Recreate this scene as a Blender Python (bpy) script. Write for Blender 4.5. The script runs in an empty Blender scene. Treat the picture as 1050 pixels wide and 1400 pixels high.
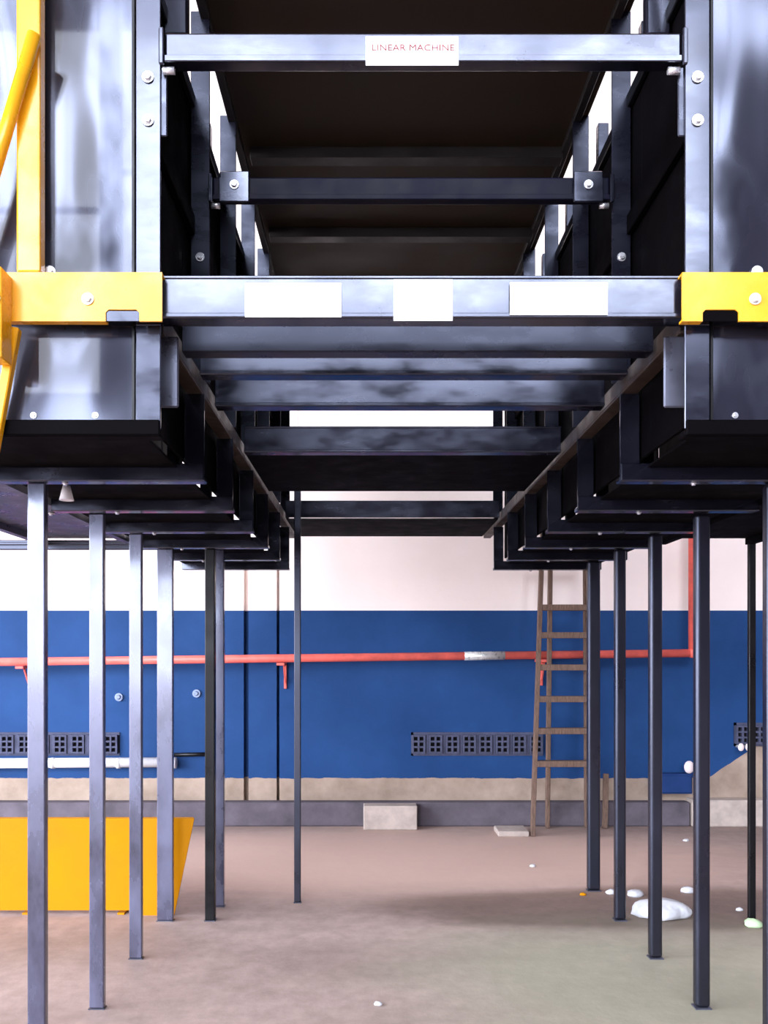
import bpy, bmesh, math, random
from mathutils import Vector, Matrix
random.seed(7)
scene = bpy.context.scene
C = scene.collection

# ------------------------------------------------------------------ camera
F = 1150.0                      # focal length in pixels of the 1050x1400 frame
CH = 1.5                        # camera height
PX, PY = 508.0, 896.0           # principal point (level camera, rising front)
cam_d = bpy.data.cameras.new('camera')
cam_d.sensor_width = 36.0
cam_d.lens = F / 1400.0 * 36.0
cam_d.shift_x = (525.0 - PX) / 1400.0
cam_d.shift_y = (PY - 700.0) / 1400.0
cam_d.clip_start = 0.05
cam = bpy.data.objects.new('camera', cam_d)
cam.location = (0, 0, CH)
cam.rotation_euler = (math.pi / 2, 0, 0)
C.objects.link(cam)
scene.camera = cam

# ------------------------------------------------------------------ sky and exposure
world = bpy.data.worlds.new('overcast_sky')
scene.world = world
world.use_nodes = True
bg = world.node_tree.nodes['Background']
bg.inputs[0].default_value = (0.80, 0.86, 1.0, 1)
bg.inputs[1].default_value = 20.5
scene.view_settings.view_transform = 'Standard'
scene.view_settings.look = 'None'
scene.view_settings.gamma = 1.0
scene.view_settings.use_curve_mapping = False
scene.view_settings.exposure = 0.0

# hall shell dimensions
HX0, HX1, HY0, HY1, HZ = -10.0, 9.0, -13.0, 7.5, 15.5

def portal(loc, rot, sx, sy):
    d = bpy.data.lights.new('window_portal', 'AREA')
    d.shape = 'RECTANGLE'; d.size = sx; d.size_y = sy
    d.cycles.is_portal = True
    o = bpy.data.objects.new('window_portal', d)
    o.location = loc; o.rotation_euler = rot
    C.objects.link(o)

# openings: (x0, x1, z0, z1) in the rear wall, (y0, y1, z0, z1) in the left wall; unseen, sized and placed for their reflections
REAR_OPEN = [(-9.0, -3.0, 0.0, 5.6), (-9.2, -5.7, 7.0, 14.8), (-5.3, -1.2, 8.6, 14.8), (-0.8, 3.3, 8.6, 14.8), (3.7, 7.0, 8.6, 14.8)]
LEFT_OPEN = [(-11.5, -6.6, 0.1, 6.4), (-5.8, 4.9, 0.1, 6.4)]
for x0, x1, z0, z1 in REAR_OPEN:
    portal(((x0 + x1) / 2, HY0 + 0.02, (z0 + z1) / 2), (math.pi / 2, 0, 0), x1 - x0, z1 - z0)
for y0, y1, z0, z1 in LEFT_OPEN:
    portal((HX0 + 0.02, (y0 + y1) / 2, (z0 + z1) / 2), (0, -math.pi / 2, 0), z1 - z0, y1 - y0)

# ------------------------------------------------------------------ materials
def new_mat(name):
    m = bpy.data.materials.new(name); m.use_nodes = True
    nt = m.node_tree
    return m, nt, nt.nodes['Principled BSDF']

def add_noise(nt, scale, detail=4, rough=0.6, stretch=(1, 1, 1)):
    tc = nt.nodes.new('ShaderNodeTexCoord')
    mp = nt.nodes.new('ShaderNodeMapping')
    geo = nt.nodes.new('ShaderNodeNewGeometry')
    mp.inputs['Scale'].default_value = stretch
    nt.links.new(geo.outputs['Position'], mp.inputs['Vector'])
    n = nt.nodes.new('ShaderNodeTexNoise')
    n.inputs['Scale'].default_value = scale
    n.inputs['Detail'].default_value = detail
    n.inputs['Roughness'].default_value = rough
    nt.links.new(mp.outputs[0], n.inputs['Vector'])
    nt.nodes.remove(tc)
    return n.outputs['Fac']

def ramp(nt, fac, stops):
    r = nt.nodes.new('ShaderNodeValToRGB')
    els = r.color_ramp.elements
    while len(els) < len(stops): els.new(0.5)
    for e, (p, c) in zip(els, stops):
        e.position = p
        e.color = (c[0], c[1], c[2], 1) if isinstance(c, (tuple, list)) else (c, c, c, 1)
    nt.links.new(fac, r.inputs[0])
    return r.outputs[0]

def mixc(nt, fac, a, b, mode='MIX'):
    n = nt.nodes.new('ShaderNodeMix'); n.data_type = 'RGBA'; n.blend_type = mode
    for i, v in ((0, fac), (6, a), (7, b)):
        if hasattr(v, 'is_output'): nt.links.new(v, n.inputs[i])
        elif i == 0: n.inputs[0].default_value = v
        else: n.inputs[i].default_value = (*v[:3], 1)
    return n.outputs[2]

def bump(nt, bsdf, h, strength, dist=0.02):
    b = nt.nodes.new('ShaderNodeBump')
    b.inputs['Strength'].default_value = strength
    b.inputs['Distance'].default_value = dist
    nt.links.new(h, b.inputs['Height'])
    nt.links.new(b.outputs[0], bsdf.inputs['Normal'])

def paint(name, col, rough=0.3, spec=0.5, metal=0.0, nscale=6.0, var=0.25, rvar=0.15, bstr=0.0, bscale=2.0, stretch=(1, 1, 1), coat=0.0, bdist=0.02, tint=None):
    m, nt, b = new_mat(name)
    f = add_noise(nt, nscale, 5, 0.6, stretch)
    dark = tuple(c * (1 - var) for c in col); light = tuple(min(1, c * (1 + var)) for c in col)
    nt.links.new(ramp(nt, f, [(0.3, dark), (0.7, light)]), b.inputs['Base Color'])
    nt.links.new(ramp(nt, f, [(0.3, max(0.02, rough - rvar)), (0.7, rough + rvar)]), b.inputs['Roughness'])
    b.inputs['Specular IOR Level'].default_value = spec
    b.inputs['Metallic'].default_value = metal
    if tint: b.inputs['Specular Tint'].default_value = (*tint, 1)
    b.inputs['Coat Weight'].default_value = coat
    b.inputs['Coat Roughness'].default_value = 0.1
    if bstr:
        bump(nt, b, add_noise(nt, bscale, 1, 0.4, stretch), bstr, bdist)
    return m

M = {}
M['black'] = paint('black_gloss_paint', (0.003, 0.003, 0.004), 0.35, 0.3, nscale=9, rvar=0.1, bstr=0.15, bscale=5)
M['matte'] = paint('black_matte_paint', (0.002, 0.0015, 0.002), 0.7, 0.03, nscale=9, rvar=0.1)
M['beam_shade'] = paint('shaded_beam_paint', (0.004, 0.004, 0.014), 0.5, 0.12, nscale=9, rvar=0.1)  # shaded copy of the beam paint, blocked reflection put into the colour
BT = (0.72, 0.77, 1.0)  # blue of the reflected sky put into the gloss tint
M['beam'] = paint('black_gloss_beam_paint', (0.006, 0.006, 0.011), 0.2, 1.0, nscale=10, rvar=0.1, bstr=0.25, bscale=3, stretch=(0.6, 1, 1.5), coat=0.3, tint=BT)
M['beam_bright'] = paint('bright_black_gloss_paint', (0.006, 0.006, 0.011), 0.2, 1.0, nscale=10, rvar=0.1, bstr=0.3, bscale=1.6, stretch=(0.8, 1, 1.5), coat=0.35, tint=BT)  # beam paint with slightly more coat and broader waves
M['beam_mid'] = paint('satin_black_beam_paint', (0.006, 0.006, 0.011), 0.3, 0.45, nscale=8, rvar=0.12, bstr=0.3, bscale=2.4, stretch=(0.7, 1, 1.4), tint=BT)
M['leg'] = paint('black_gloss_leg_paint', (0.002, 0.002, 0.005), 0.33, 1.0, nscale=5, rvar=0.08, bstr=0.1, bscale=4, stretch=(1, 1, 0.5), tint=BT)
M['leg_lit'] = paint('blue_grey_lit_leg_paint', (0.058, 0.056, 0.088), 0.28, 1.0, nscale=6, rvar=0.14, var=0.6, bstr=0.7, bscale=3.5, stretch=(1, 1, 0.45), coat=0.6, tint=BT)  # pale base stands in for light reflected by the left legs
def sheet_material():
    m, nt, b = new_mat('glossy_dark_sheet_steel')
    b.inputs['Base Color'].default_value = (0.010, 0.010, 0.016, 1)
    b.inputs['Specular Tint'].default_value = (*BT, 1)
    refl_patches = add_noise(nt, 2.6, 3, 0.55, (1.5, 1, 0.8))  # uneven reflections on the sheet imitated by varying its gloss
    nt.links.new(ramp(nt, refl_patches, [(0.33, 0.25), (0.43, 0.85), (0.55, 1.0)]), b.inputs['Specular IOR Level'])
    nt.links.new(ramp(nt, refl_patches, [(0.33, 0.42), (0.5, 0.18)]), b.inputs['Roughness'])
    b.inputs['Coat Weight'].default_value = 0.3
    bump(nt, b, add_noise(nt, 2.0, 1, 0.4, (1.8, 1, 0.6)), 1.0, 0.085)
    return m
M['panel'] = sheet_material()
M['deck'] = paint('dark_brown_deck_primer', (0.034, 0.022, 0.013), 0.6, 0.2, nscale=3, rvar=0.1)
M['rib'] = paint('black_deck_rib', (0.012, 0.009, 0.008), 0.5, 0.4)
M['rail'] = paint('floor_tinted_rail', (0.038, 0.026, 0.018), 0.5, 0.3, nscale=12)  # brown of the floor's reflection put into the base colour
M['plate'] = paint('black_gloss_splice', (0.012, 0.012, 0.016), 0.25, 1.0, nscale=14, tint=BT)
M['bolt'] = paint('zinc_bolt', (0.75, 0.75, 0.78), 0.25, 0.6, 0.7, nscale=20, var=0.1)
M['yellow'] = paint('yellow_gloss_paint', (0.82, 0.38, 0.008), 0.28, 0.5, nscale=7, var=0.08, bstr=0.25, bscale=3)
M['yellow_flat'] = paint('yellow_enamel', (0.50, 0.195, 0.001), 0.6, 0.1, nscale=4, var=0.06)
M['label'] = paint('white_sticker_vinyl', (0.85, 0.85, 0.86), 0.6, 0.2, var=0.02)
M['ink'] = paint('faded_red_ink', (0.25, 0.06, 0.06), 0.7, 0.1, nscale=60, var=0.3)
M['red'] = paint('red_pipe_paint', (0.75, 0.13, 0.10), 0.45, 0.4, nscale=9, var=0.2)
M['silver'] = paint('silver_wrap', (0.6, 0.6, 0.58), 0.35, 0.5, 0.5, nscale=30)
M['white'] = paint('white_plastic', (0.8, 0.8, 0.82), 0.4, 0.5, var=0.06, nscale=12)
M['pink'] = paint('pinkish_white_knob', (0.85, 0.72, 0.7), 0.35, 0.5, var=0.05)
M['grey_steel'] = paint('grey_painted_steel', (0.05, 0.05, 0.065), 0.35, 0.9, nscale=8, tint=BT)
M['wood'] = paint('weathered_wood', (0.15, 0.095, 0.07), 0.75, 0.2, nscale=14, var=0.35, stretch=(6, 6, 1))
M['concrete'] = paint('pale_concrete', (0.46, 0.38, 0.33), 0.85, 0.2, nscale=9, var=0.18)
M['kerb'] = paint('grey_kerb_concrete', (0.115, 0.097, 0.115), 0.8, 0.2, nscale=5, var=0.3)
M['vent'] = paint('grey_vent_block', (0.07, 0.075, 0.12), 0.85, 0.15, nscale=18, var=0.25)
M['fixing'] = paint('painted_over_fixing', (0.24, 0.29, 0.42), 0.6, 0.2, nscale=30, var=0.15)
M['vent_dark'] = paint('dark_vent_shade', (0.012, 0.011, 0.013), 0.9, 0.1)  # dark colour painted as the shade inside the vent holes
M['hall'] = paint('hall_plaster', (0.42, 0.38, 0.35), 0.85, 0.2, nscale=1, var=0.1)
M['hall_dark'] = paint('hall_grey_cladding', (0.15, 0.14, 0.17), 0.8, 0.2, nscale=1, var=0.2)
M['roof'] = paint('hall_roof_sheet', (0.3, 0.28, 0.27), 0.8, 0.2, nscale=1, var=0.1)
M['bluebox'] = paint('blue_enamel', (0.011, 0.038, 0.14), 0.6, 0.2, var=0.15)
M['plaster_lump'] = paint('white_crumpled_plastic', (0.58, 0.58, 0.6), 0.5, 0.4, nscale=20, var=0.1, bstr=0.6, bscale=18)
M['green'] = paint('pale_green_scrap', (0.45, 0.6, 0.35), 0.7, 0.3, nscale=20)

def wall_material():
    m, nt, b = new_mat('dado_painted_wall')
    geo = nt.nodes.new('ShaderNodeNewGeometry')
    sep = nt.nodes.new('ShaderNodeSeparateXYZ')
    nt.links.new(geo.outputs['Position'], sep.inputs[0])
    def math_(op, a, bb=None, clamp=False):
        n = nt.nodes.new('ShaderNodeMath'); n.operation = op; n.use_clamp = clamp
        for i, v in ((0, a), (1, bb)):
            if v is None: continue
            if hasattr(v, 'is_output'): nt.links.new(v, n.inputs[i])
            else: n.inputs[i].default_value = v
        return n.outputs[0]
    edge = add_noise(nt, 9, 4)
    wob = math_('MULTIPLY', math_('SUBTRACT', edge, 0.5), 0.03)
    z = math_('ADD', sep.outputs['Z'], wob)
    patch = math_('MULTIPLY', math_('SUBTRACT', sep.outputs['X'], 3.0), 0.67)
    patch = math_('MAXIMUM', patch, 0.0)
    patch = math_('MINIMUM', patch, 0.3)
    low = math_('ADD', patch, 0.405)
    n1 = add_noise(nt, 1.3, 6)
    cream = ramp(nt, n1, [(0.3, (0.88, 0.76, 0.70)), (0.7, (0.94, 0.82, 0.76))])
    blue = ramp(nt, n1, [(0.3, (0.009, 0.040, 0.13)), (0.7, (0.017, 0.062, 0.19))])
    plinth = ramp(nt, add_noise(nt, 5, 6), [(0.3, (0.27, 0.20, 0.15)), (0.7, (0.42, 0.32, 0.25))])
    isblue = math_('GREATER_THAN', z, low)
    iscream = math_('GREATER_THAN', sep.outputs['Z'], 1.9)
    c = mixc(nt, isblue, plinth, blue)
    c = mixc(nt, iscream, c, cream)
    nt.links.new(c, b.inputs['Base Color'])
    b.inputs['Roughness'].default_value = 0.6
    b.inputs['Specular IOR Level'].default_value = 0.12
    bump(nt, b, add_noise(nt, 30, 4), 0.15, 0.01)
    return m
M['wall'] = wall_material()

def floor_material():
    m, nt, b = new_mat('dusty_concrete_floor')
    n1 = add_noise(nt, 0.8, 6, 0.6, (0.6, 1.3, 1))
    n2 = add_noise(nt, 9, 6, 0.7)
    n3 = add_noise(nt, 1.6, 5, 0.6, (0.45, 1.6, 1))
    base = ramp(nt, n1, [(0.3, (0.265, 0.19, 0.16)), (0.55, (0.37, 0.27, 0.235)), (0.75, (0.46, 0.335, 0.29))])
    fine = ramp(nt, n2, [(0.35, 0.82), (0.65, 1.08)])
    c = mixc(nt, 1.0, base, fine, 'MULTIPLY')
    # damp greenish film and a darker band on the right of the aisle
    geo = nt.nodes.new('ShaderNodeNewGeometry')
    sep = nt.nodes.new('ShaderNodeSeparateXYZ')
    nt.links.new(geo.outputs['Position'], sep.inputs[0])
    def blob(cx, cy, rx, ry, soft, wob):
        mp = nt.nodes.new('ShaderNodeMapping')
        mp.inputs['Location'].default_value = (-cx / rx, -cy / ry, 0)
        mp.inputs['Scale'].default_value = (1 / rx, 1 / ry, 0)
        nt.links.new(geo.outputs['Position'], mp.inputs['Vector'])
        ln = nt.nodes.new('ShaderNodeVectorMath'); ln.operation = 'LENGTH'
        nt.links.new(mp.outputs[0], ln.inputs[0])
        a = nt.nodes.new('ShaderNodeMath'); a.operation = 'MULTIPLY_ADD'
        nt.links.new(n3, a.inputs[0]); a.inputs[1].default_value = wob
        nt.links.new(ln.outputs['Value'], a.inputs[2])
        mr = nt.nodes.new('ShaderNodeMapRange'); mr.interpolation_type = 'SMOOTHSTEP'
        mr.inputs[1].default_value = 1.0 + wob / 2 + soft; mr.inputs[2].default_value = 1.0 + wob / 2 - soft
        nt.links.new(a.outputs[0], mr.inputs[0])
        return mr.outputs[0]
    g = blob(1.5, 3.9, 1.3, 0.8, 0.5, 0.9)
    c = mixc(nt, g, c, mixc(nt, 0.5, c, (0.36, 0.39, 0.26)))
    far_pale = blob(0.2, 6.25, 2.6, 1.0, 0.45, 0.5)  # paler, pinker area across the far floor
    c = mixc(nt, far_pale, c, mixc(nt, 0.8, c, (0.66, 0.46, 0.37)))
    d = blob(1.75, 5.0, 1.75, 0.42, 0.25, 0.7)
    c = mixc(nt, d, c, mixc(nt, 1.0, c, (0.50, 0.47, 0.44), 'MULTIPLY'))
    nt.links.new(c, b.inputs['Base Color'])
    nt.links.new(ramp(nt, n1, [(0.3, 0.55), (0.7, 0.8)]), b.inputs['Roughness'])
    b.inputs['Specular IOR Level'].default_value = 0.35
    bump(nt, b, n2, 0.25, 0.01)
    return m
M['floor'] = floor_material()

# ------------------------------------------------------------------ mesh helpers
ORG = {}                                   # world origin of every parent
def wz(zp): return CH + zp                 # height given relative to the camera

def bm_box(bm, x0, x1, y0, y1, z0, z1, bev=0.0, seg=1):
    vs = [bm.verts.new((x, y, z)) for z in (z0, z1) for y in (y0, y1) for x in (x0, x1)]
    fs = [(0, 2, 3, 1), (4, 5, 7, 6), (0, 1, 5, 4), (2, 6, 7, 3), (0, 4, 6, 2), (1, 3, 7, 5)]
    faces = [bm.faces.new([vs[i] for i in f]) for f in fs]
    if bev > 0:
        es = list({e for f in faces for e in f.edges})
        bmesh.ops.bevel(bm, geom=es, offset=bev, segments=seg, profile=0.5, affect='EDGES')

def bm_tube(bm, p0, p1, r, n=12, r1=None):
    p0, p1 = Vector(p0), Vector(p1)
    r1 = r if r1 is None else r1
    d = p1 - p0
    q = d.to_track_quat('Z', 'Y')
    rings = []
    for p, rr in ((p0, r), (p1, r1)):
        rings.append([bm.verts.new(p + q @ Vector((rr * math.cos(2 * math.pi * i / n), rr * math.sin(2 * math.pi * i / n), 0))) for i in range(n)])
    for i in range(n):
        f = bm.faces.new((rings[0][i], rings[0][(i + 1) % n], rings[1][(i + 1) % n], rings[1][i])); f.smooth = True
    bm.faces.new(rings[0][::-1]); bm.faces.new(rings[1])

def bm_bar(bm, p0, p1, w, h, up=(0, 0, 1), bev=0.0):
    """rectangular bar from p0 to p1, w across, h along 'up'"""
    p0, p1, up = Vector(p0), Vector(p1), Vector(up)
    d = (p1 - p0).normalized()
    s = d.cross(up).normalized(); u = s.cross(d).normalized()
    vs = []
    for p in (p0, p1):
        for a, b in ((-1, -1), (1, -1), (1, 1), (-1, 1)):
            vs.append(bm.verts.new(p + s * (a * w / 2) + u * (b * h / 2)))
    faces = [bm.faces.new([vs[i] for i in f]) for f in ((0, 1, 2, 3), (7, 6, 5, 4), (0, 4, 5, 1), (1, 5, 6, 2), (2, 6, 7, 3), (3, 7, 4, 0))]
    if bev > 0:
        es = list({e for f in faces for e in f.edges})
        bmesh.ops.bevel(bm, geom=es, offset=bev, segments=1, affect='EDGES')

def bm_prism(bm, pts, y0, y1):
    """outline in X-Z pushed through from y0 to y1"""
    a = [bm.verts.new((x, y0, z)) for x, z in pts]
    b = [bm.verts.new((x, y1, z)) for x, z in pts]
    n = len(pts)
    bm.faces.new(a); bm.faces.new(b[::-1])
    for i in range(n):
        bm.faces.new((a[i], b[i], b[(i + 1) % n], a[(i + 1) % n]))

def finish(bm, name, loc):
    bmesh.ops.translate(bm, verts=bm.verts, vec=-Vector(loc))
    bmesh.ops.recalc_face_normals(bm, faces=bm.faces)
    me = bpy.data.meshes.new(name); bm.to_mesh(me); bm.free()
    return me

def link(name, me, mat, parent=None, loc=(0, 0, 0)):
    o = bpy.data.objects.new(name, me)
    if mat is not None and len(me.materials) == 0: me.materials.append(mat)
    C.objects.link(o)
    loc = Vector(loc)
    if parent is not None:
        o.parent = parent
        o.location = loc - ORG[parent.name]
    else:
        o.location = loc
    ORG[o.name] = loc
    return o

def build(name, fn, mat, parent=None, loc=None):
    """fn(bm) draws in world coordinates; the origin goes to the middle of the piece"""
    bm = bmesh.new(); fn(bm)
    if loc is None:
        cs = [v.co for v in bm.verts]
        loc = Vector([(min(c[i] for c in cs) + max(c[i] for c in cs)) / 2 for i in range(3)])
        loc[2] = min(c[2] for c in cs) if parent is None else loc[2]
    return link(name, finish(bm, name, loc), mat, parent, loc)

def box(name, x0, x1, y0, y1, z0, z1, mat, parent=None, bev=0.003, seg=1):
    return build(name, lambda bm: bm_box(bm, x0, x1, y0, y1, z0, z1, bev, seg), mat, parent)

def thing(name, loc, label, cat, group=None):
    o = bpy.data.objects.new(name, None); C.objects.link(o)
    o.location = loc; ORG[o.name] = Vector(loc)
    return tag(o, label, cat, group)

def tag(o, label, cat, group=None, kind=None):
    o['label'] = label; o['category'] = cat
    if group: o['group'] = group
    if kind: o['kind'] = kind
    return o

def struct(o, label=None):
    o['kind'] = 'structure'
    if label: o['label'] = label
    return o

def smooth(o):
    for p in o.data.polygons: p.use_smooth = True
    return o

def X(px, Y): return (px - PX) * Y / F
def Z(py, Y): return CH - (py - PY) * Y / F

# ------------------------------------------------------------------ the hall
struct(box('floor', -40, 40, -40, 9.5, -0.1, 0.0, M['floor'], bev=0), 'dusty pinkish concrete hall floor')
WY = HY1
# far wall in three leaves with open vertical joints, as in the photograph
cuts = [(-14.0, X(333.2, WY)), (X(339.8, WY), X(378.2, WY)), (X(382, WY), 14.0)]
wall = struct(box('wall_back', cuts[2][0], cuts[2][1], WY, WY + 0.3, 0, HZ, M['wall'], bev=0), 'cream wall with blue painted dado and bare plinth')
box('wall_leaf', cuts[0][0], cuts[0][1], WY, WY + 0.3, 0, HZ, M['wall'], wall, bev=0)
box('wall_leaf', cuts[1][0], cuts[1][1], WY, WY + 0.3, 0, HZ, M['wall'], wall, bev=0)
for a, b in ((cuts[0][1], cuts[1][0]), (cuts[1][1], cuts[2][0])):
    box('joint_backing', a + 0.0005, b - 0.0005, WY + 0.07, WY + 0.1, 0, HZ, M['wall'], wall, bev=0)
box('pilaster', X(383.5, WY), X(407, WY), WY - 0.012, WY - 0.0005, 0.2, HZ, M['wall'], wall, bev=0)
KY = 7.37
struct(box('kerb', -14, X(944, KY), KY, WY - 0.001, 0.0, 0.21, M['kerb'], bev=0.01), 'low dark grey concrete kerb along the far wall')
struct(box('kerb_pale', X(945, KY), 14, KY - 0.03, WY - 0.001, 0.0, 0.235, M['concrete'], bev=0.01), 'pale concrete kerb right of the pipe riser')

def wall_with_openings(name, axis, c0, c1, u0, u1, z1, opens, mat):
    """a wall of piers, sills and lintels around its openings"""
    def fn(bm):
        us = sorted({u0, u1} | {o[0] for o in opens} | {o[1] for o in opens})
        for a, b in zip(us, us[1:]):
            mid = (a + b) / 2
            holes = sorted((o[2], o[3]) for o in opens if o[0] < mid < o[1])
            z = 0.0
            for h0, h1 in holes + [(z1, z1)]:
                if h0 > z + 1e-4:
                    if axis == 'x': bm_box(bm, a, b, c0, c1, z, h0)
                    else: bm_box(bm, c0, c1, a, b, z, h0)
                z = max(z, h1)
    return struct(build(name, fn, mat))
wall_with_openings('wall_front', 'x', HY0 - 0.3, HY0, HX0, HX1, HZ, REAR_OPEN, M['hall_dark'])
wall_with_openings('wall_left', 'y', HX0 - 0.3, HX0, HY0, HY1, HZ, LEFT_OPEN, M['hall'])
struct(box('wall_right', HX1, HX1 + 0.3, HY0, HY1, 0, HZ, M['hall_dark'], bev=0))
struct(box('ceiling', HX0 - 0.3, HX1 + 0.3, HY0 - 0.3, HY1 + 0.3, HZ, HZ + 0.2, M['roof'], bev=0))
for x0, x1, z0, z1 in REAR_OPEN[1:]:
    xm = (x0 + x1) / 2
    w = struct(box('window_bar', xm - 0.05, xm + 0.05, HY0 - 0.2, HY0 - 0.1, z0, z1, M['hall_dark'], bev=0))
    struct(box('window_bar', x0, x1, HY0 - 0.2, HY0 - 0.1, (z0 + z1) / 2 - 0.05, (z0 + z1) / 2 + 0.05, M['hall_dark'], bev=0))

# ------------------------------------------------------------------ ventilation blocks in the far wall
def vent_mesh():
    bm = bmesh.new()
    w, h, t, d = 0.118, 0.165, 0.016, 0.035
    for i in range(3):
        x = -w / 2 + i * (w - t) / 2
        bm_box(bm, x, x + t, -d, 0, -h / 2, h / 2)
    for i in range(4):
        z = -h / 2 + i * (h - t) / 3
        bm_box(bm, -w / 2 + 0.001, w / 2 - 0.001, -d + 0.002, 0, z, z + t)
    bmesh.ops.recalc_face_normals(bm, faces=bm.faces)
    me = bpy.data.meshes.new('vent_block'); bm.to_mesh(me); bm.free()
    me.materials.append(M['vent'])
    return me
vm = vent_mesh()
def vent_row(x0, x1, centres, yc):
    za, zb = Z(yc + 17, WY), Z(yc - 15, WY)
    bar = 0.012
    build('vent_surround', lambda bm: (bm_box(bm, X(x0, WY), X(x1, WY), WY - bar, WY - 0.0005, zb - 0.025, zb),
                                       bm_box(bm, X(x0, WY), X(x1, WY), WY - bar, WY - 0.0005, za, za + 0.025),
                                       bm_box(bm, X(x0, WY), X(x0, WY) + 0.02, WY - bar, WY - 0.0005, za, zb)), M['vent'], wall)
    box('vent_shade', X(x0, WY), X(x1, WY), WY - 0.008, WY - 0.0006, za + 0.02, zb - 0.02, M['vent_dark'], wall, bev=0)
    for a, b in zip(centres, centres[1:]):
        ca, cb = X(a, WY) + 0.062, X(b, WY) - 0.062
        if cb > ca: box('vent_pier', ca, cb, WY - 0.03, WY - 0.009, za + 0.02, zb - 0.02, M['vent'], wall, bev=0)
    for c in centres:
        link('vent_block', vm, None, wall, (X(c, WY), WY - 0.009, (za + zb) / 2))
vent_row(562, 742, [572, 595, 618, 641, 663, 686, 709, 732], 1016)
vent_row(-25, 164, [-12, 12, 36, 60, 84, 108, 131, 153], 1016)
vent_row(1003, 1060, [1013, 1036, 1052], 1003)

# ------------------------------------------------------------------ the raised machine
CX = 0.14                                   # its centre line
def mir(x): return 2 * CX - x
FR = [2.3, 2.9, 3.5, 4.1, 4.7, 5.3, 5.9]    # lower frames, front to back
UPY = [2.3, 3.0, 3.58, 4.16, 4.75, 5.34, 5.93]   # uprights above the rail
ZB, ZR, ZT, ZD = 0.62, 0.918, 2.0, 2.3      # box bottom, rail, box top, deck (above camera)
mach = thing('raised_machine', (CX, 4.1, 0), 'long black steel machine raised on slim legs over the aisle', 'machine')

bolt_bm = bmesh.new()
bm_tube(bolt_bm, (0, 0, 0), (0, -0.004, 0), 0.016, 12)
bm_tube(bolt_bm, (0, -0.004, 0), (0, -0.012, 0), 0.0115, 6, 0.010)
bolt_me = finish(bolt_bm, 'bolt', (0, 0, 0)); bolt_me.materials.append(M['bolt'])
def bolt(parent, x, y, z, down=False, k=1.0):
    o = link('bolt', bolt_me, None, parent, (x, y, z)); o.scale = (k, k, k)
    if down: o.rotation_euler = (math.pi / 2, 0, 0)
    return o

def sides(xa, xb):
    """the same x range on the left and mirrored on the right"""
    yield 'L', min(xa, xb), max(xa, xb)
    a, b = mir(xa), mir(xb)
    yield 'R', min(a, b), max(a, b)

# uprights: an inner angle iron per frame and side, a slimmer outer one behind it
for k, y in enumerate(FR):
    top = ZD
    for s, x0, x1 in sides(-0.645, -0.577):
        def angle(bm, x0=x0, x1=x1, y=y, s=s, z0=ZB, z1=ZR - 0.016):
            bm_box(bm, x0, x1, y, y + 0.008, wz(z0), wz(z1), 0.002)
            if s == 'L': bm_box(bm, x0, x0 + 0.008, y + 0.008, y + 0.06, wz(z0), wz(z1))
            else: bm_box(bm, x1 - 0.008, x1, y + 0.008, y + 0.06, wz(z0), wz(z1))
        build('hanger_angle', angle, M['beam'], mach)
        uy = UPY[k]
        up = build('upright', lambda bm: angle(bm, y=uy, z0=ZR + (-0.0155 if k == 0 else 0.052), z1=top - 0.001), M['beam'] if k < 1 else M['beam_mid'], mach)
        if k == 0:
            xm = (x0 + x1) / 2
            box('splice_plate', x0 - (0.004 if s == 'L' else 0.016), x1 + (0.016 if s == 'L' else 0.004), y + 0.0083, y + 0.0145, wz(1.425), wz(1.615), M['plate'], up, bev=0.003)
            for zb in (1.58, 1.462):
                bolt(up, xm, y - 0.0005, wz(zb))
        elif k <= 2:
            xm = (x0 + x1) / 2
            bolt(up, xm, uy - 0.0005, wz(1.42 if k == 1 else 1.5))
            bolt(up, xm, uy - 0.0005, wz(1.08))
    if k:
        for s, x0, x1 in sides(-0.735, -0.69):
            box('rear_upright', x0, x1, UPY[k] + 0.02, UPY[k] + 0.06, wz(ZB + 0.05), wz(2.28), M['beam_mid'], mach, bev=0.002)

# front sheets, inner and outer side sheets, bottom trays
for s, x0, x1 in sides(-1.33, -0.650):
    up = box('front_sheet', x0, x1, 2.315, 2.325, wz(0.643), wz(ZT), M['panel'], mach, bev=0.002)
    edge = x1 - 0.008 if s == 'L' else x0
    box('sheet_edge', edge, edge + 0.008, 2.308, 2.3145, wz(0.643), wz(ZT), M['black'], up, bev=0.001)
    for bx in ((-0.93, -0.76) if s == 'L' else (1.0, 1.2)):
        bolt(up, bx, 2.3145, wz(0.66), k=0.55)
    bolt(up, -0.885 if s == 'L' else 1.06, 2.3145, wz(1.055))
for a, b in zip(FR, FR[1:]):
    for s, x0, x1 in sides(-0.664, -0.652):
        box('inner_sheet', x0, x1, a + (0.03 if a == FR[0] else 0.001), b - 0.001, wz(ZB + 0.06), wz(ZT), M['matte'], mach, bev=0.001)
    for s, x0, x1 in sides(-1.335, -1.325):
        box('outer_sheet', x0, x1, a + 0.03, b - 0.002, wz(ZB + 0.06), wz(ZT), M['matte'], mach, bev=0.001)
    for s, x0, x1 in sides(-1.32, -0.668):
        box('bottom_tray', x0, x1, a + 0.062, b - 0.002, wz(ZB + 0.025), wz(ZB + 0.033), M['matte'], mach, bev=0.001)
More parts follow.
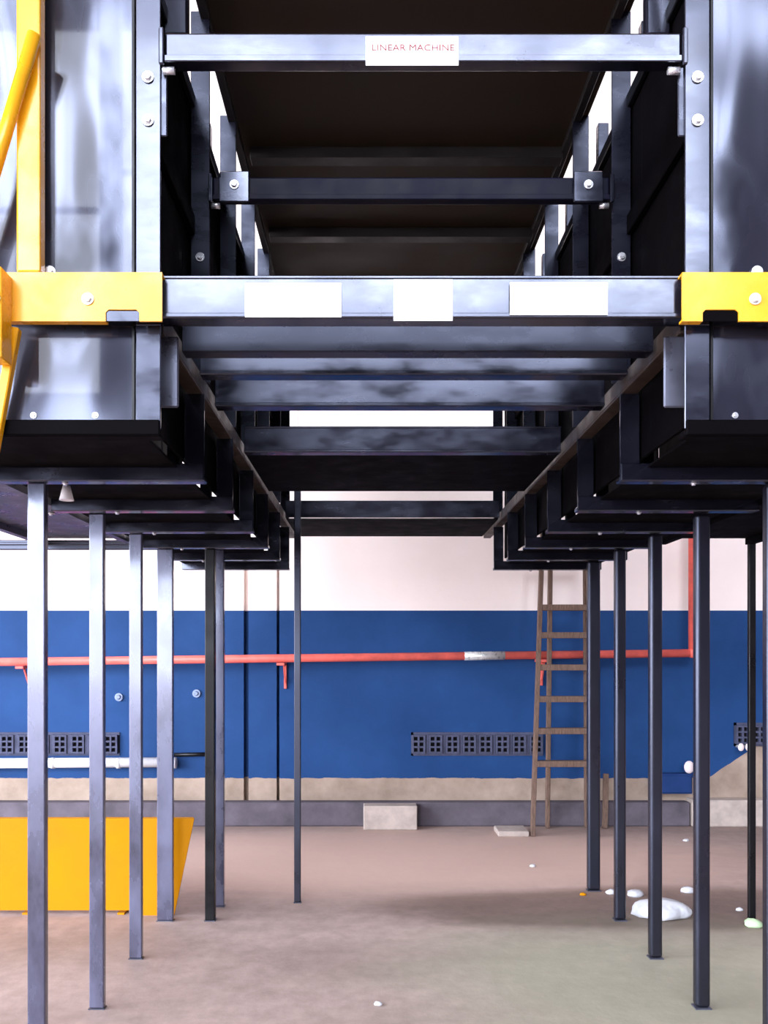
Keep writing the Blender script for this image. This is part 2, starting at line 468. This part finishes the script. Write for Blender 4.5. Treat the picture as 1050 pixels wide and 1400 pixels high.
for k, y in enumerate(FR):
    for s, x0, x1 in sides(-1.33, -0.577):
        def chan(bm, x0=x0, x1=x1, y=y):
            bm_box(bm, x0, x1, y + 0.001, y + 0.055, wz(0.600), wz(0.6195), 0.004)
            bm_box(bm, x0, x1, y - 0.012, y - 0.001, wz(0.600), wz(0.66 if k else 0.642), 0.003)
        ch = build('bottom_channel', chan, M['beam'] if k else M['matte'], mach)
        for f in (0.35,):
            bolt(ch, x0 + (x1 - x0) * f, y + 0.028, wz(0.5995), True, 0.7)

for s, x0, x1 in sides(-1.335, -0.652):
    box('top_sheet', x0, x1, 2.327, FR[-1], wz(ZT + 0.0005), wz(ZT + 0.006), M['matte'], mach, bev=0.001)

# longitudinal rails
for s, x0, x1 in sides(-0.64, -0.585):
    def rail(bm, x0=x0, x1=x1, s=s):
        bm_box(bm, x0, x1 + 0.0, 2.362, 6.5, wz(0.905), wz(0.913), 0.002)
        xi = x1 - 0.008 if s == 'L' else x0
        bm_box(bm, xi, xi + 0.008, 2.362, 6.5, wz(0.913), wz(0.968), 0.002)
    build('lower_rail', rail, M['rail'], mach, (((x0 + x1) / 2), 4.4, wz(0.91)))
for s, x0, x1 in sides(-0.651, -0.63):
    box('middle_rail', x0, x1, 2.37, 5.88, wz(1.50), wz(1.57), M['matte'], mach)
    box('top_rail', x0, x1, 2.37, 5.88, wz(1.955), wz(2.0), M['black'], mach)

# lower cross beams: C sections with lips
def cross_beam(y, x0, x1, z0, z1, lip=0.006, depth=0.06, mat=None, name='cross_beam'):
    def fn(bm):
        bm_box(bm, x0, x1, y, y + 0.007, wz(z0), wz(z1), 0.002)
        bm_box(bm, x0, x1, y + 0.0075, y + depth, wz(z1 - 0.007), wz(z1))
        bm_box(bm, x0, x1, y + 0.0075, y + depth, wz(z0), wz(z0 + 0.007))
        if lip:
            bm_box(bm, x0, x1, y - lip, y - 0.0003, wz(z0), wz(z0 + 0.012), 0.002)
            bm_box(bm, x0, x1, y - lip * 0.6, y - 0.0003, wz(z1 - 0.008), wz(z1), 0.002)
    return build(name, fn, mat or M['beam'], mach)
front = cross_beam(2.288, -1.10, mir(-1.10), 0.918, 1.032, mat=M['beam_bright'])
def label_plate(parent, xa, xb, ya, yb, Y):
    def fn(bm):
        x0, x1, z0, z1 = X(xa, Y), X(xb, Y), Z(yb, Y), Z(ya, Y)
        bm_box(bm, x0, x1, Y - 0.002, Y, z0, z1, 0.0009)
    return build('label_plate', fn, M['label'], parent)
label_plate(front, 335, 467, 387, 434, 2.280)
label_plate(front, 538, 619, 382, 439, 2.280)
label_plate(front, 697, 831, 386, 431, 2.280)
cross_beam(2.55, -0.575, mir(-0.575), 0.922, 1.03, 0, mat=M['beam_mid'])
b2 = cross_beam(2.80, -0.572, mir(-0.572), 0.935, 1.013, 0.005)
cross_beam(3.08, -0.574, mir(-0.574), 0.913, 1.03, 0.003)
cross_beam(3.80, -0.576, mir(-0.576), 0.918, 1.034, 0.006)
box('belly_plate', -0.576, mir(-0.576), 3.865, 4.71, wz(0.919), wz(0.925), M['matte'], mach, bev=0.001)
cross_beam(5.62, -0.576, mir(-0.576), 0.922, 1.034, 0)
box('belly_plate', -0.576, mir(-0.576), 5.685, 6.5, wz(0.919), wz(0.925), M['matte'], mach, bev=0.001)

# upper cross beams
def upper_beam(y, mat):
    x0, x1 = -0.562, mir(-0.562)
    def fn(bm):
        bm_box(bm, x0, x1, y, y + 0.05, wz(1.618), wz(1.692), 0.006, 2)
        bm_box(bm, x0, x1, y - 0.007, y - 0.0003, wz(1.610), wz(1.628), 0.002)
    ub = build('upper_beam', fn, mat, mach)
    for s, a, b in sides(-0.576, -0.5625):
        box('end_plate', a, b, y - 0.012, y - 0.0006, wz(1.60), wz(1.70), M['beam'], ub)
        xs = -0.55 if s == 'L' else mir(-0.55)
        build('end_screw', lambda bm: bm_tube(bm, (xs - 0.02, y + 0.015, wz(1.598)), (xs + 0.012, y + 0.015, wz(1.598)), 0.010, 8), M['bolt'], ub)
    return ub
ub = upper_beam(2.285, M['beam_bright'])
label_plate(ub, 500, 627, 50, 90, 2.277)
ub2 = upper_beam(2.975, M['beam_shade'])
for s, a, b in sides(-0.535, -0.43):
    box('clamp', a, b, 2.958, 2.9665, wz(1.595), wz(1.705), M['beam'], ub2, bev=0.004)
    bolt(ub2, (a + b) / 2, 2.9578, wz(1.655))
def lettering(parent, text, cx, zc, y, width, height, mat):
    cu = bpy.data.curves.new('lettering', 'FONT')
    cu.body = text; cu.align_x = 'CENTER'; cu.align_y = 'CENTER'; cu.extrude = 0.0004
    cu.size = 1.0; cu.resolution_u = 3
    tmp = bpy.data.objects.new('lettering_tmp', cu); C.objects.link(tmp)
    dg = bpy.context.evaluated_depsgraph_get()
    me = bpy.data.meshes.new_from_object(tmp.evaluated_get(dg))
    bpy.data.objects.remove(tmp); bpy.data.curves.remove(cu)
    me.materials.clear()
    xs = [v.co.x for v in me.vertices]; ys = [v.co.y for v in me.vertices]
    sx = width / (max(xs) - min(xs)); sy = height / (max(ys) - min(ys))
    mx, my = (max(xs) + min(xs)) / 2, (max(ys) + min(ys)) / 2
    for v in me.vertices:
        v.co = Vector(((v.co.x - mx) * sx, v.co.z * -1, (v.co.y - my) * sy))
    return link('lettering', me, mat, parent, (cx, y, zc))
lettering(ub, 'LINEAR MACHINE', X(565, 2.277), Z(66, 2.277), 2.2745, X(621, 2.277) - X(509, 2.277), 0.017, M['ink'])

# overhead deck with ribs
DL, DR = -0.57, mir(-0.57) 
deck = box('deck_sheet', -0.61, 0.925, 2.32, 6.1, wz(ZD), wz(ZD + 0.02), M['deck'], mach)
for y in (2.62, 3.80, 4.52, 5.24, 5.96):
    box('deck_rib', -0.55, 0.865, y, y + 0.07, wz(ZD - 0.05), wz(ZD - 0.0005), M['rib'], deck, bev=0.002)
for s, x0, x1 in sides(-0.61, -0.578):
    box('deck_edge', x0, x1, 2.37, 6.1, wz(ZD - 0.03), wz(ZD - 0.0006), M['rib'], deck, bev=0.002)
# small brackets behind the upper beam ends
for s, x0, x1 in sides(-0.645, -0.57):
    br = box('top_bracket', x0, x1, 2.60, 2.64, wz(1.92), wz(2.10), M['panel'], mach, bev=0.006)
# bracket plates under the front beam
for s, x0, x1 in sides(-0.645, -0.545):
    hb = box('hanger_plate', x0, x1, 2.372, 2.382, wz(0.70), wz(0.90), M['grey_steel'], mach, bev=0.004)

# side platforms, outboard of the boxes
for s, x0, x1 in sides(-1.87, -1.34):
    def plat(bm, x0=x0, x1=x1):
        bm_box(bm, x0, x1, 2.4, 4.75, wz(0.66), wz(0.70), 0.004)
        bm_box(bm, x0, x0 + 0.04, 2.4, 4.75, wz(0.625), wz(0.6595))
        bm_box(bm, x1 - 0.04, x1, 2.4, 4.75, wz(0.625), wz(0.6595))
    sp = build('side_platform', plat, M['grey_steel'] if s == 'L' else M['matte'], mach)
    for i, y in enumerate((2.95, 3.25, 3.55, 3.9)):
        bolt(sp, (x0 + x1) / 2 + (0.12 if i % 2 else -0.1), y, wz(0.6595), True)
build('end_bar', lambda bm: (bm_box(bm, -2.6, -1.14, 4.77, 4.80, wz(0.60), wz(0.655), 0.004), bm_box(bm, -2.6, -1.14, 4.755, 4.7695, wz(0.625), wz(0.64), 0.003)), M['leg'], mach)

# legs
def leg(x, y, w, d, top, bev=0.005, mat='leg'):
    def fn(bm):
        bm_box(bm, x, x + w, y, y + d, 0.006, wz(top), bev, 4)
    lg = build('leg', fn, M[mat], mach)
    box('foot_plate', x - 0.003, x + w + 0.003, y - 0.003, y + d + 0.003, 0.0, 0.0055, M['grey_steel'], lg, bev=0)
    return lg
LEGY = [2.92, 3.56, 4.147, 4.74]
for i, y in enumerate(LEGY):
    w = 0.062 if i < 3 else 0.09
    xc = -1.165
    lg = leg(xc - w / 2 + 0.0, y, w, 0.032, 0.599, mat='leg_lit')
    bolt(lg, xc - 0.06, y + 0.0, wz(0.63))
for i, y in enumerate(LEGY + [5.34]):
    w = 0.062 if i < 4 else 0.08
    leg(1.375, y, w, 0.05, 0.599, 0.015)
leg(X(280, 4.74), 4.74, 0.055, 0.05, 0.599, mat='black')
leg(X(293, 5.0), 5.01, 0.055, 0.04, 0.63, mat='leg_lit')
leg(X(402, 5.09), 5.09, 0.04, 0.03, 1.2)
leg(2.12, 4.72, 0.038, 0.03, 0.66, mat='black')

# ------------------------------------------------------------------ yellow guard rail frame at the left, yellow sleeve at the right
SY = 2.262
def sleeve_outline(xa, xb, na, nb):
    z0, z1, zn = Z(440, 2.26), Z(373, 2.26), Z(424, 2.26)
    return [(xa, z0), (na, z0), (na, zn - 0.008), (na + 0.008, zn), (nb - 0.008, zn), (nb, zn - 0.008), (nb, z0), (xb, z0), (xb, z1), (xa, z1)]
def sleeve(bm, xa, xb, na, nb):
    bm_prism(bm, sleeve_outline(xa, xb, na, nb), SY - 0.006, SY)
    z1 = Z(373, 2.26)
    bm_box(bm, xa, xb, SY + 0.0003, SY + 0.045, z1 - 0.006, z1)
    z0 = Z(440, 2.26)
    bm_box(bm, xa, na, SY + 0.0003, SY + 0.018, z0, z0 + 0.006)
g = thing('yellow_guard_frame', (X(30, 2.26), 2.24, Z(440, 2.26)), 'yellow tubular guard frame clamped over the left beam end', 'guard rail')
build('sleeve', lambda bm: sleeve(bm, X(8, 2.26), X(222, 2.26), X(145, 2.26), X(191, 2.26)), M['yellow'], g)
box('post', X(22, 2.26), X(55, 2.26), SY - 0.004, SY + 0.036, Z(372.5, 2.26), wz(2.15), M['yellow'], g, bev=0.006, seg=2)
build('brace', lambda bm: bm_tube(bm, (X(44, 2.22), 2.235, Z(42, 2.22)), (X(-46, 2.22), 2.235, Z(345, 2.22)), 0.018, 14), M['yellow'], g)
build('end_plate', lambda bm: bm_box(bm, X(-14, 2.2), X(4, 2.2), 2.19, 2.2555, Z(490, 2.2), Z(366, 2.2), 0.003), M['yellow'], g)
build('lower_brace', lambda bm: bm_bar(bm, (X(14, 2.24), 2.275, Z(442, 2.24)), (X(-22, 2.24), 2.275, Z(640, 2.24)), 0.026, 0.026, (0, 1, 0), 0.003), M['yellow'], g)
box('beam_stand_in', X(145.5, 2.26), X(190.5, 2.26), SY - 0.003, SY - 0.0004, Z(439.5, 2.26), Z(425, 2.26), M['plate'], g, bev=0.001)  # added plate, stands in for the lit beam behind the notch
bolt(g, X(121, 2.26), SY - 0.0063, Z(410, 2.26))
bolt(g, X(-5, 2.2), 2.1897, Z(410, 2.2))

g2 = thing('yellow_beam_sleeve', (X(990, 2.26), 2.25, Z(440, 2.26)), 'yellow steel sleeve over the right end of the lower front beam', 'bracket')
build('sleeve', lambda bm: sleeve(bm, X(932, 2.26), X(1110, 2.26), X(960, 2.26), X(1009, 2.26)), M['yellow'], g2)
box('beam_stand_in', X(960.5, 2.26), X(1008.5, 2.26), SY - 0.003, SY - 0.0004, Z(439.5, 2.26), Z(425, 2.26), M['matte'], g2, bev=0.001)  # added dark plate in place of the dim beam behind this notch
bolt(g2, X(1031, 2.26), SY - 0.0063, Z(410, 2.26))

# ------------------------------------------------------------------ white nozzle under the left box
nz = thing('white_nozzle', (X(91, 3.2), 3.2, Z(683, 3.2)), 'small white tapered nozzle hanging under the left box', 'nozzle')
build('cone', lambda bm: bm_tube(bm, (X(91, 3.2), 3.2, Z(684, 3.2)), (X(91, 3.2), 3.2, Z(662, 3.2)), 0.027, 16, 0.012), M['white'], nz)
build('stem', lambda bm: bm_tube(bm, (X(91, 3.2), 3.2, Z(662, 3.2) + 0.0003), (X(91, 3.2), 3.2, wz(0.6445)), 0.010, 10), M['white'], nz)

# ------------------------------------------------------------------ pipework on the far wall
PYY = 7.33
pz = lambda px: Z(905 - 12 * px / 943.0, PYY)
pipe = thing('red_pipe', (X(450, PYY), PYY, pz(450)), 'long red pipe along the blue wall with a riser at its right end', 'pipe')
build('pipe_run', lambda bm: bm_tube(bm, (X(-120, PYY), PYY, pz(-120)), (X(946, PYY), PYY, pz(946)), 0.036, 14), M['red'], pipe)
build('riser', lambda bm: bm_tube(bm, (X(946, PYY), PYY, pz(946)), (X(946, PYY), PYY, 6.5), 0.03, 14), M['red'], pipe)
build('elbow', lambda bm: bmesh.ops.create_uvsphere(bm, u_segments=14, v_segments=8, radius=0.043, matrix=Matrix.Translation((X(946, PYY), PYY, pz(946)))), M['red'], pipe)
build('foil_wrap', lambda bm: bm_tube(bm, (X(635, PYY), PYY, pz(635)), (X(690, PYY), PYY, pz(690)), 0.039, 14), M['silver'], pipe)
for hx in (28, 384, 741):
    def hang(bm, hx=hx):
        x, z = X(hx, PYY), pz(hx)
        bm_box(bm, x - 0.035, x + 0.035, PYY - 0.03, WY - 0.013, z - 0.062, z - 0.038, 0.003)
        bm_box(bm, x + 0.012, x + 0.036, WY - 0.035, WY - 0.0125, z - 0.27, z - 0.063, 0.003)
        bm_bar(bm, (x + 0.024, PYY + 0.02, z - 0.06), (x + 0.024, WY - 0.036, z - 0.22), 0.02, 0.012, (1, 0, 0))
    build('hanger', hang, M['red'], pipe)
cd = thing('white_conduit', (X(100, 7.44), 7.44, Z(1044, 7.44)), 'peeling white conduit low on the blue wall behind the left legs', 'conduit')
build('tube', lambda bm: bm_tube(bm, (X(-60, 7.44), 7.44, Z(1044, 7.44)), (X(240, 7.44), 7.44, Z(1042, 7.44)), 0.045, 12), M['white'], cd)
for px in (-20, 70, 160, 236):
    build('saddle', lambda bm: bm_tube(bm, (X(px, 7.44), 7.44, Z(1043.3, 7.44)), (X(px + 5, 7.44), 7.44, Z(1043.3, 7.44)), 0.049, 12), M['white'], cd)
tag(build('dark_cable', lambda bm: bm_tube(bm, (X(238, 7.47), 7.47, Z(1032, 7.47)), (X(292, 7.47), 7.47, Z(1031, 7.47)), 0.018, 8), M['black']), 'short dark cable on the wall at the end of the white conduit', 'cable')
for px, py, lb in ((163, 953, 'white round wall fixing between the second and third left legs'), (269, 948, 'white round wall fixing just left of the dark leg pair')):
    wf = build('wall_fixing', lambda bm: (bm_tube(bm, (X(px, WY), WY, Z(py, WY)), (X(px, WY), WY - 0.02, Z(py, WY)), 0.036, 14), bm_tube(bm, (X(px, WY), WY - 0.02, Z(py, WY)), (X(px, WY), WY - 0.035, Z(py, WY)), 0.022, 12, 0.014)), M['fixing'])
    tag(wf, lb, 'wall fixing', 'round fixings on the blue wall')
for px, py, lb in ((937, 1047, 'pale pink tap knob low on the wall left of the bright leg'), (1007, 1020, 'left one of the paired pale tap knobs on the right wall'), (1017, 1020, 'right one of the paired pale tap knobs on the right wall')):
    tp = thing('wall_tap', (X(px, WY), WY - 0.06, Z(py, WY)), lb, 'tap', 'tap knobs on the right of the wall')
    build('stem', lambda bm: bm_tube(bm, (X(px, WY), WY, Z(py, WY)), (X(px, WY), WY - 0.07, Z(py, WY)), 0.014, 8), M['silver'], tp)
    r = 0.045 if px < 1000 else 0.028
    smooth(build('knob', lambda bm: bmesh.ops.create_uvsphere(bm, u_segments=14, v_segments=8, radius=r, matrix=Matrix.Translation((X(px, WY), WY - 0.09, Z(py, WY))) @ Matrix.Diagonal((1, 0.55, 1.25, 1))), M['pink'], tp))
bb = thing('blue_junction_box', (X(915, 7.46), 7.46, Z(1082, 7.46)), 'blue metal box low on the wall behind the right legs', 'box')
box('case', X(886, WY), X(941, WY), WY - 0.1, WY - 0.0005, Z(1083, WY), Z(1056, WY), M['bluebox'], bb, bev=0.006)
box('lid', X(888, WY), X(939, WY), WY - 0.112, WY - 0.1005, Z(1081, WY), Z(1058, WY), M['bluebox'], bb, bev=0.004)

# ------------------------------------------------------------------ wooden step ladder
ld = thing('wooden_ladder', (1.6, 7.1, 0), 'tall wooden step ladder standing before the blue wall', 'ladder')
nb = [(1.335, 6.98), (1.875, 6.98)]; nt_ = [(1.458, 7.17), (1.835, 7.17)]
fb = [(1.528, 7.31), (1.87, 7.31)]; ft = [(1.538, 7.225), (1.835, 7.225)]
TOPZ = 2.55
def lerp(a, b, t): return a + (b - a) * t
for (bx, by), (tx, ty) in list(zip(nb, nt_)) + list(zip(fb, ft)):
    build('stile', lambda bm: bm_bar(bm, (bx, by, 0.002), (tx, ty, TOPZ), 0.035, 0.05, (0, 1, 0), 0.003), M['wood'], ld)
for py in (760, 830, 868, 912, 955, 998, 1042):
    z = Z(py, 7.1); t = z / TOPZ
    y = lerp(6.98, 7.17, t)
    box('tread', lerp(nb[0][0], nt_[0][0], t) + 0.018, lerp(nb[1][0], nt_[1][0], t) - 0.018, y - 0.03, y + 0.045, z - 0.028, z + 0.022, M['wood'], ld, bev=0.003)
box('top_board', 1.42, 1.86, 7.12, 7.28, TOPZ + 0.0005, TOPZ + 0.03, M['wood'], ld)
tag(build('wooden_batten', lambda bm: bm_bar(bm, (X(826, 7.3), 7.28, 0.003), (X(829, 7.34), 7.352, Z(1058, 7.34)), 0.045, 0.03, (0, 1, 0), 0.003), M['wood']), 'short wooden batten leaning on the kerb right of the ladder', 'batten')

# ------------------------------------------------------------------ yellow steel panel at the left
YY = 4.85
yp = thing('yellow_barrier', (X(110, YY), YY, 0), 'bright yellow steel panel with slanted end standing behind the left legs', 'barrier')
zt, zb_ = Z(1119, YY), 0.0
def ypan(bm):
    bm_prism(bm, [(-2.75, 0.03), (X(193, YY), 0.03), (X(195, YY), 0.0), (X(238, YY), 0.0), (X(265.5, YY), zt), (-2.75, zt)], YY, YY + 0.012)
build('sheet', ypan, M['yellow_flat'], yp)
box('top_flange', -2.75, X(262, YY), YY + 0.0125, YY + 0.05, zt - 0.008, zt - 0.001, M['yellow_flat'], yp, bev=0.001)
for xf in (-2.6, -2.0, -1.45):
    build('stay', lambda bm: bm_bar(bm, (xf, YY + 0.35, 0.012), (xf, YY + 0.03, zt - 0.12), 0.04, 0.02, (1, 0, 0)), M['yellow_flat'], yp)
    box('stay_foot', xf - 0.02, xf + 0.02, YY + 0.013, YY + 0.37, 0.0, 0.011, M['yellow_flat'], yp, bev=0)

# ------------------------------------------------------------------ bits on the floor
cb = build('concrete_block', lambda bm: bm_box(bm, X(497, 7.28), X(570, 7.28), 7.22, 7.365, 0.0, Z(1101, 7.25), 0.008, 2), M['concrete'])
tag(cb, 'pale concrete block set against the dark kerb', 'block')
cb2 = build('concrete_slab', lambda bm: bm_box(bm, X(680, 7.0), X(722, 7.0), 6.95, 7.2, 0.0, 0.045, 0.006), M['concrete'])
tag(cb2, 'thin pale slab lying at the foot of the ladder', 'slab')

def lump(name, x, y, sx, sy, sz, mat, label, cat, group=None, seed=0, sub=3):
    bm = bmesh.new()
    bmesh.ops.create_icosphere(bm, subdivisions=sub, radius=1.0)
    rnd = random.Random(seed)
    ph = [rnd.uniform(0, 6.28) for _ in range(9)]
    for v in bm.verts:
        c = v.co.copy()
        k = 1 + 0.13 * math.sin(3.1 * c.x + ph[0]) * math.cos(2.7 * c.y + ph[1]) + 0.08 * math.sin(6.3 * c.y + ph[2] + 3 * c.x) + 0.05 * math.sin(9 * c.x + ph[3]) * math.sin(8 * c.z + ph[4])
        v.co = Vector((c.x * sx * k, c.y * sy * k, max(c.z * k, -0.35) * sz))
    zmin = min(v.co.z for v in bm.verts)
    for v in bm.verts: v.co.z -= zmin
    for f in bm.faces: f.smooth = True
    me = bpy.data.meshes.new(name); bm.to_mesh(me); bm.free()
    return tag(link(name, me, mat, None, (x, y, 0.0005)), label, cat, group)
lump('plastic_bundle', X(905, 4.85), 4.85, 0.155, 0.10, 0.072, M['plaster_lump'], 'white crumpled plastic bundle on the floor among the right legs', 'bundle', None, 3)
bits = [(835, 1222, 0.035, 'white plaster crumb between the two farthest right legs'), (868, 1225, 0.05, 'flat white crumb beyond the plastic bundle'), (940, 1220, 0.045, 'pale crumb beside the thick bright right leg'),
        (797, 1224, 0.02, 'tiny yellowish crumb left of the farthest right leg'), (1011, 1245, 0.022, 'small pale crumb before the thin outer right leg'), (728, 1185, 0.022, 'lone white crumb in the open aisle near the ladder'),
        (938, 1150, 0.025, 'pale crumb near the kerb behind the bright leg'), (517, 1374, 0.018, 'small grey crumb in the middle of the foreground')]
for i, (px, py, r, lb) in enumerate(bits):
    Y = F * CH / (py - PY)
    lump('plaster_crumb', X(px, Y), Y, r, r * 0.8, r * 0.6, M['plaster_lump'] if i != 3 else M['yellow_flat'], lb, 'crumb', 'crumbs on the floor', 10 + i, 2)
Yg = F * CH / (1264 - PY)
lump('green_scrap', X(1027, Yg), Yg - 0.03, 0.05, 0.04, 0.03, M['green'], 'pale green scrap at the foot of the thin outer leg', 'scrap', None, 40, 2)
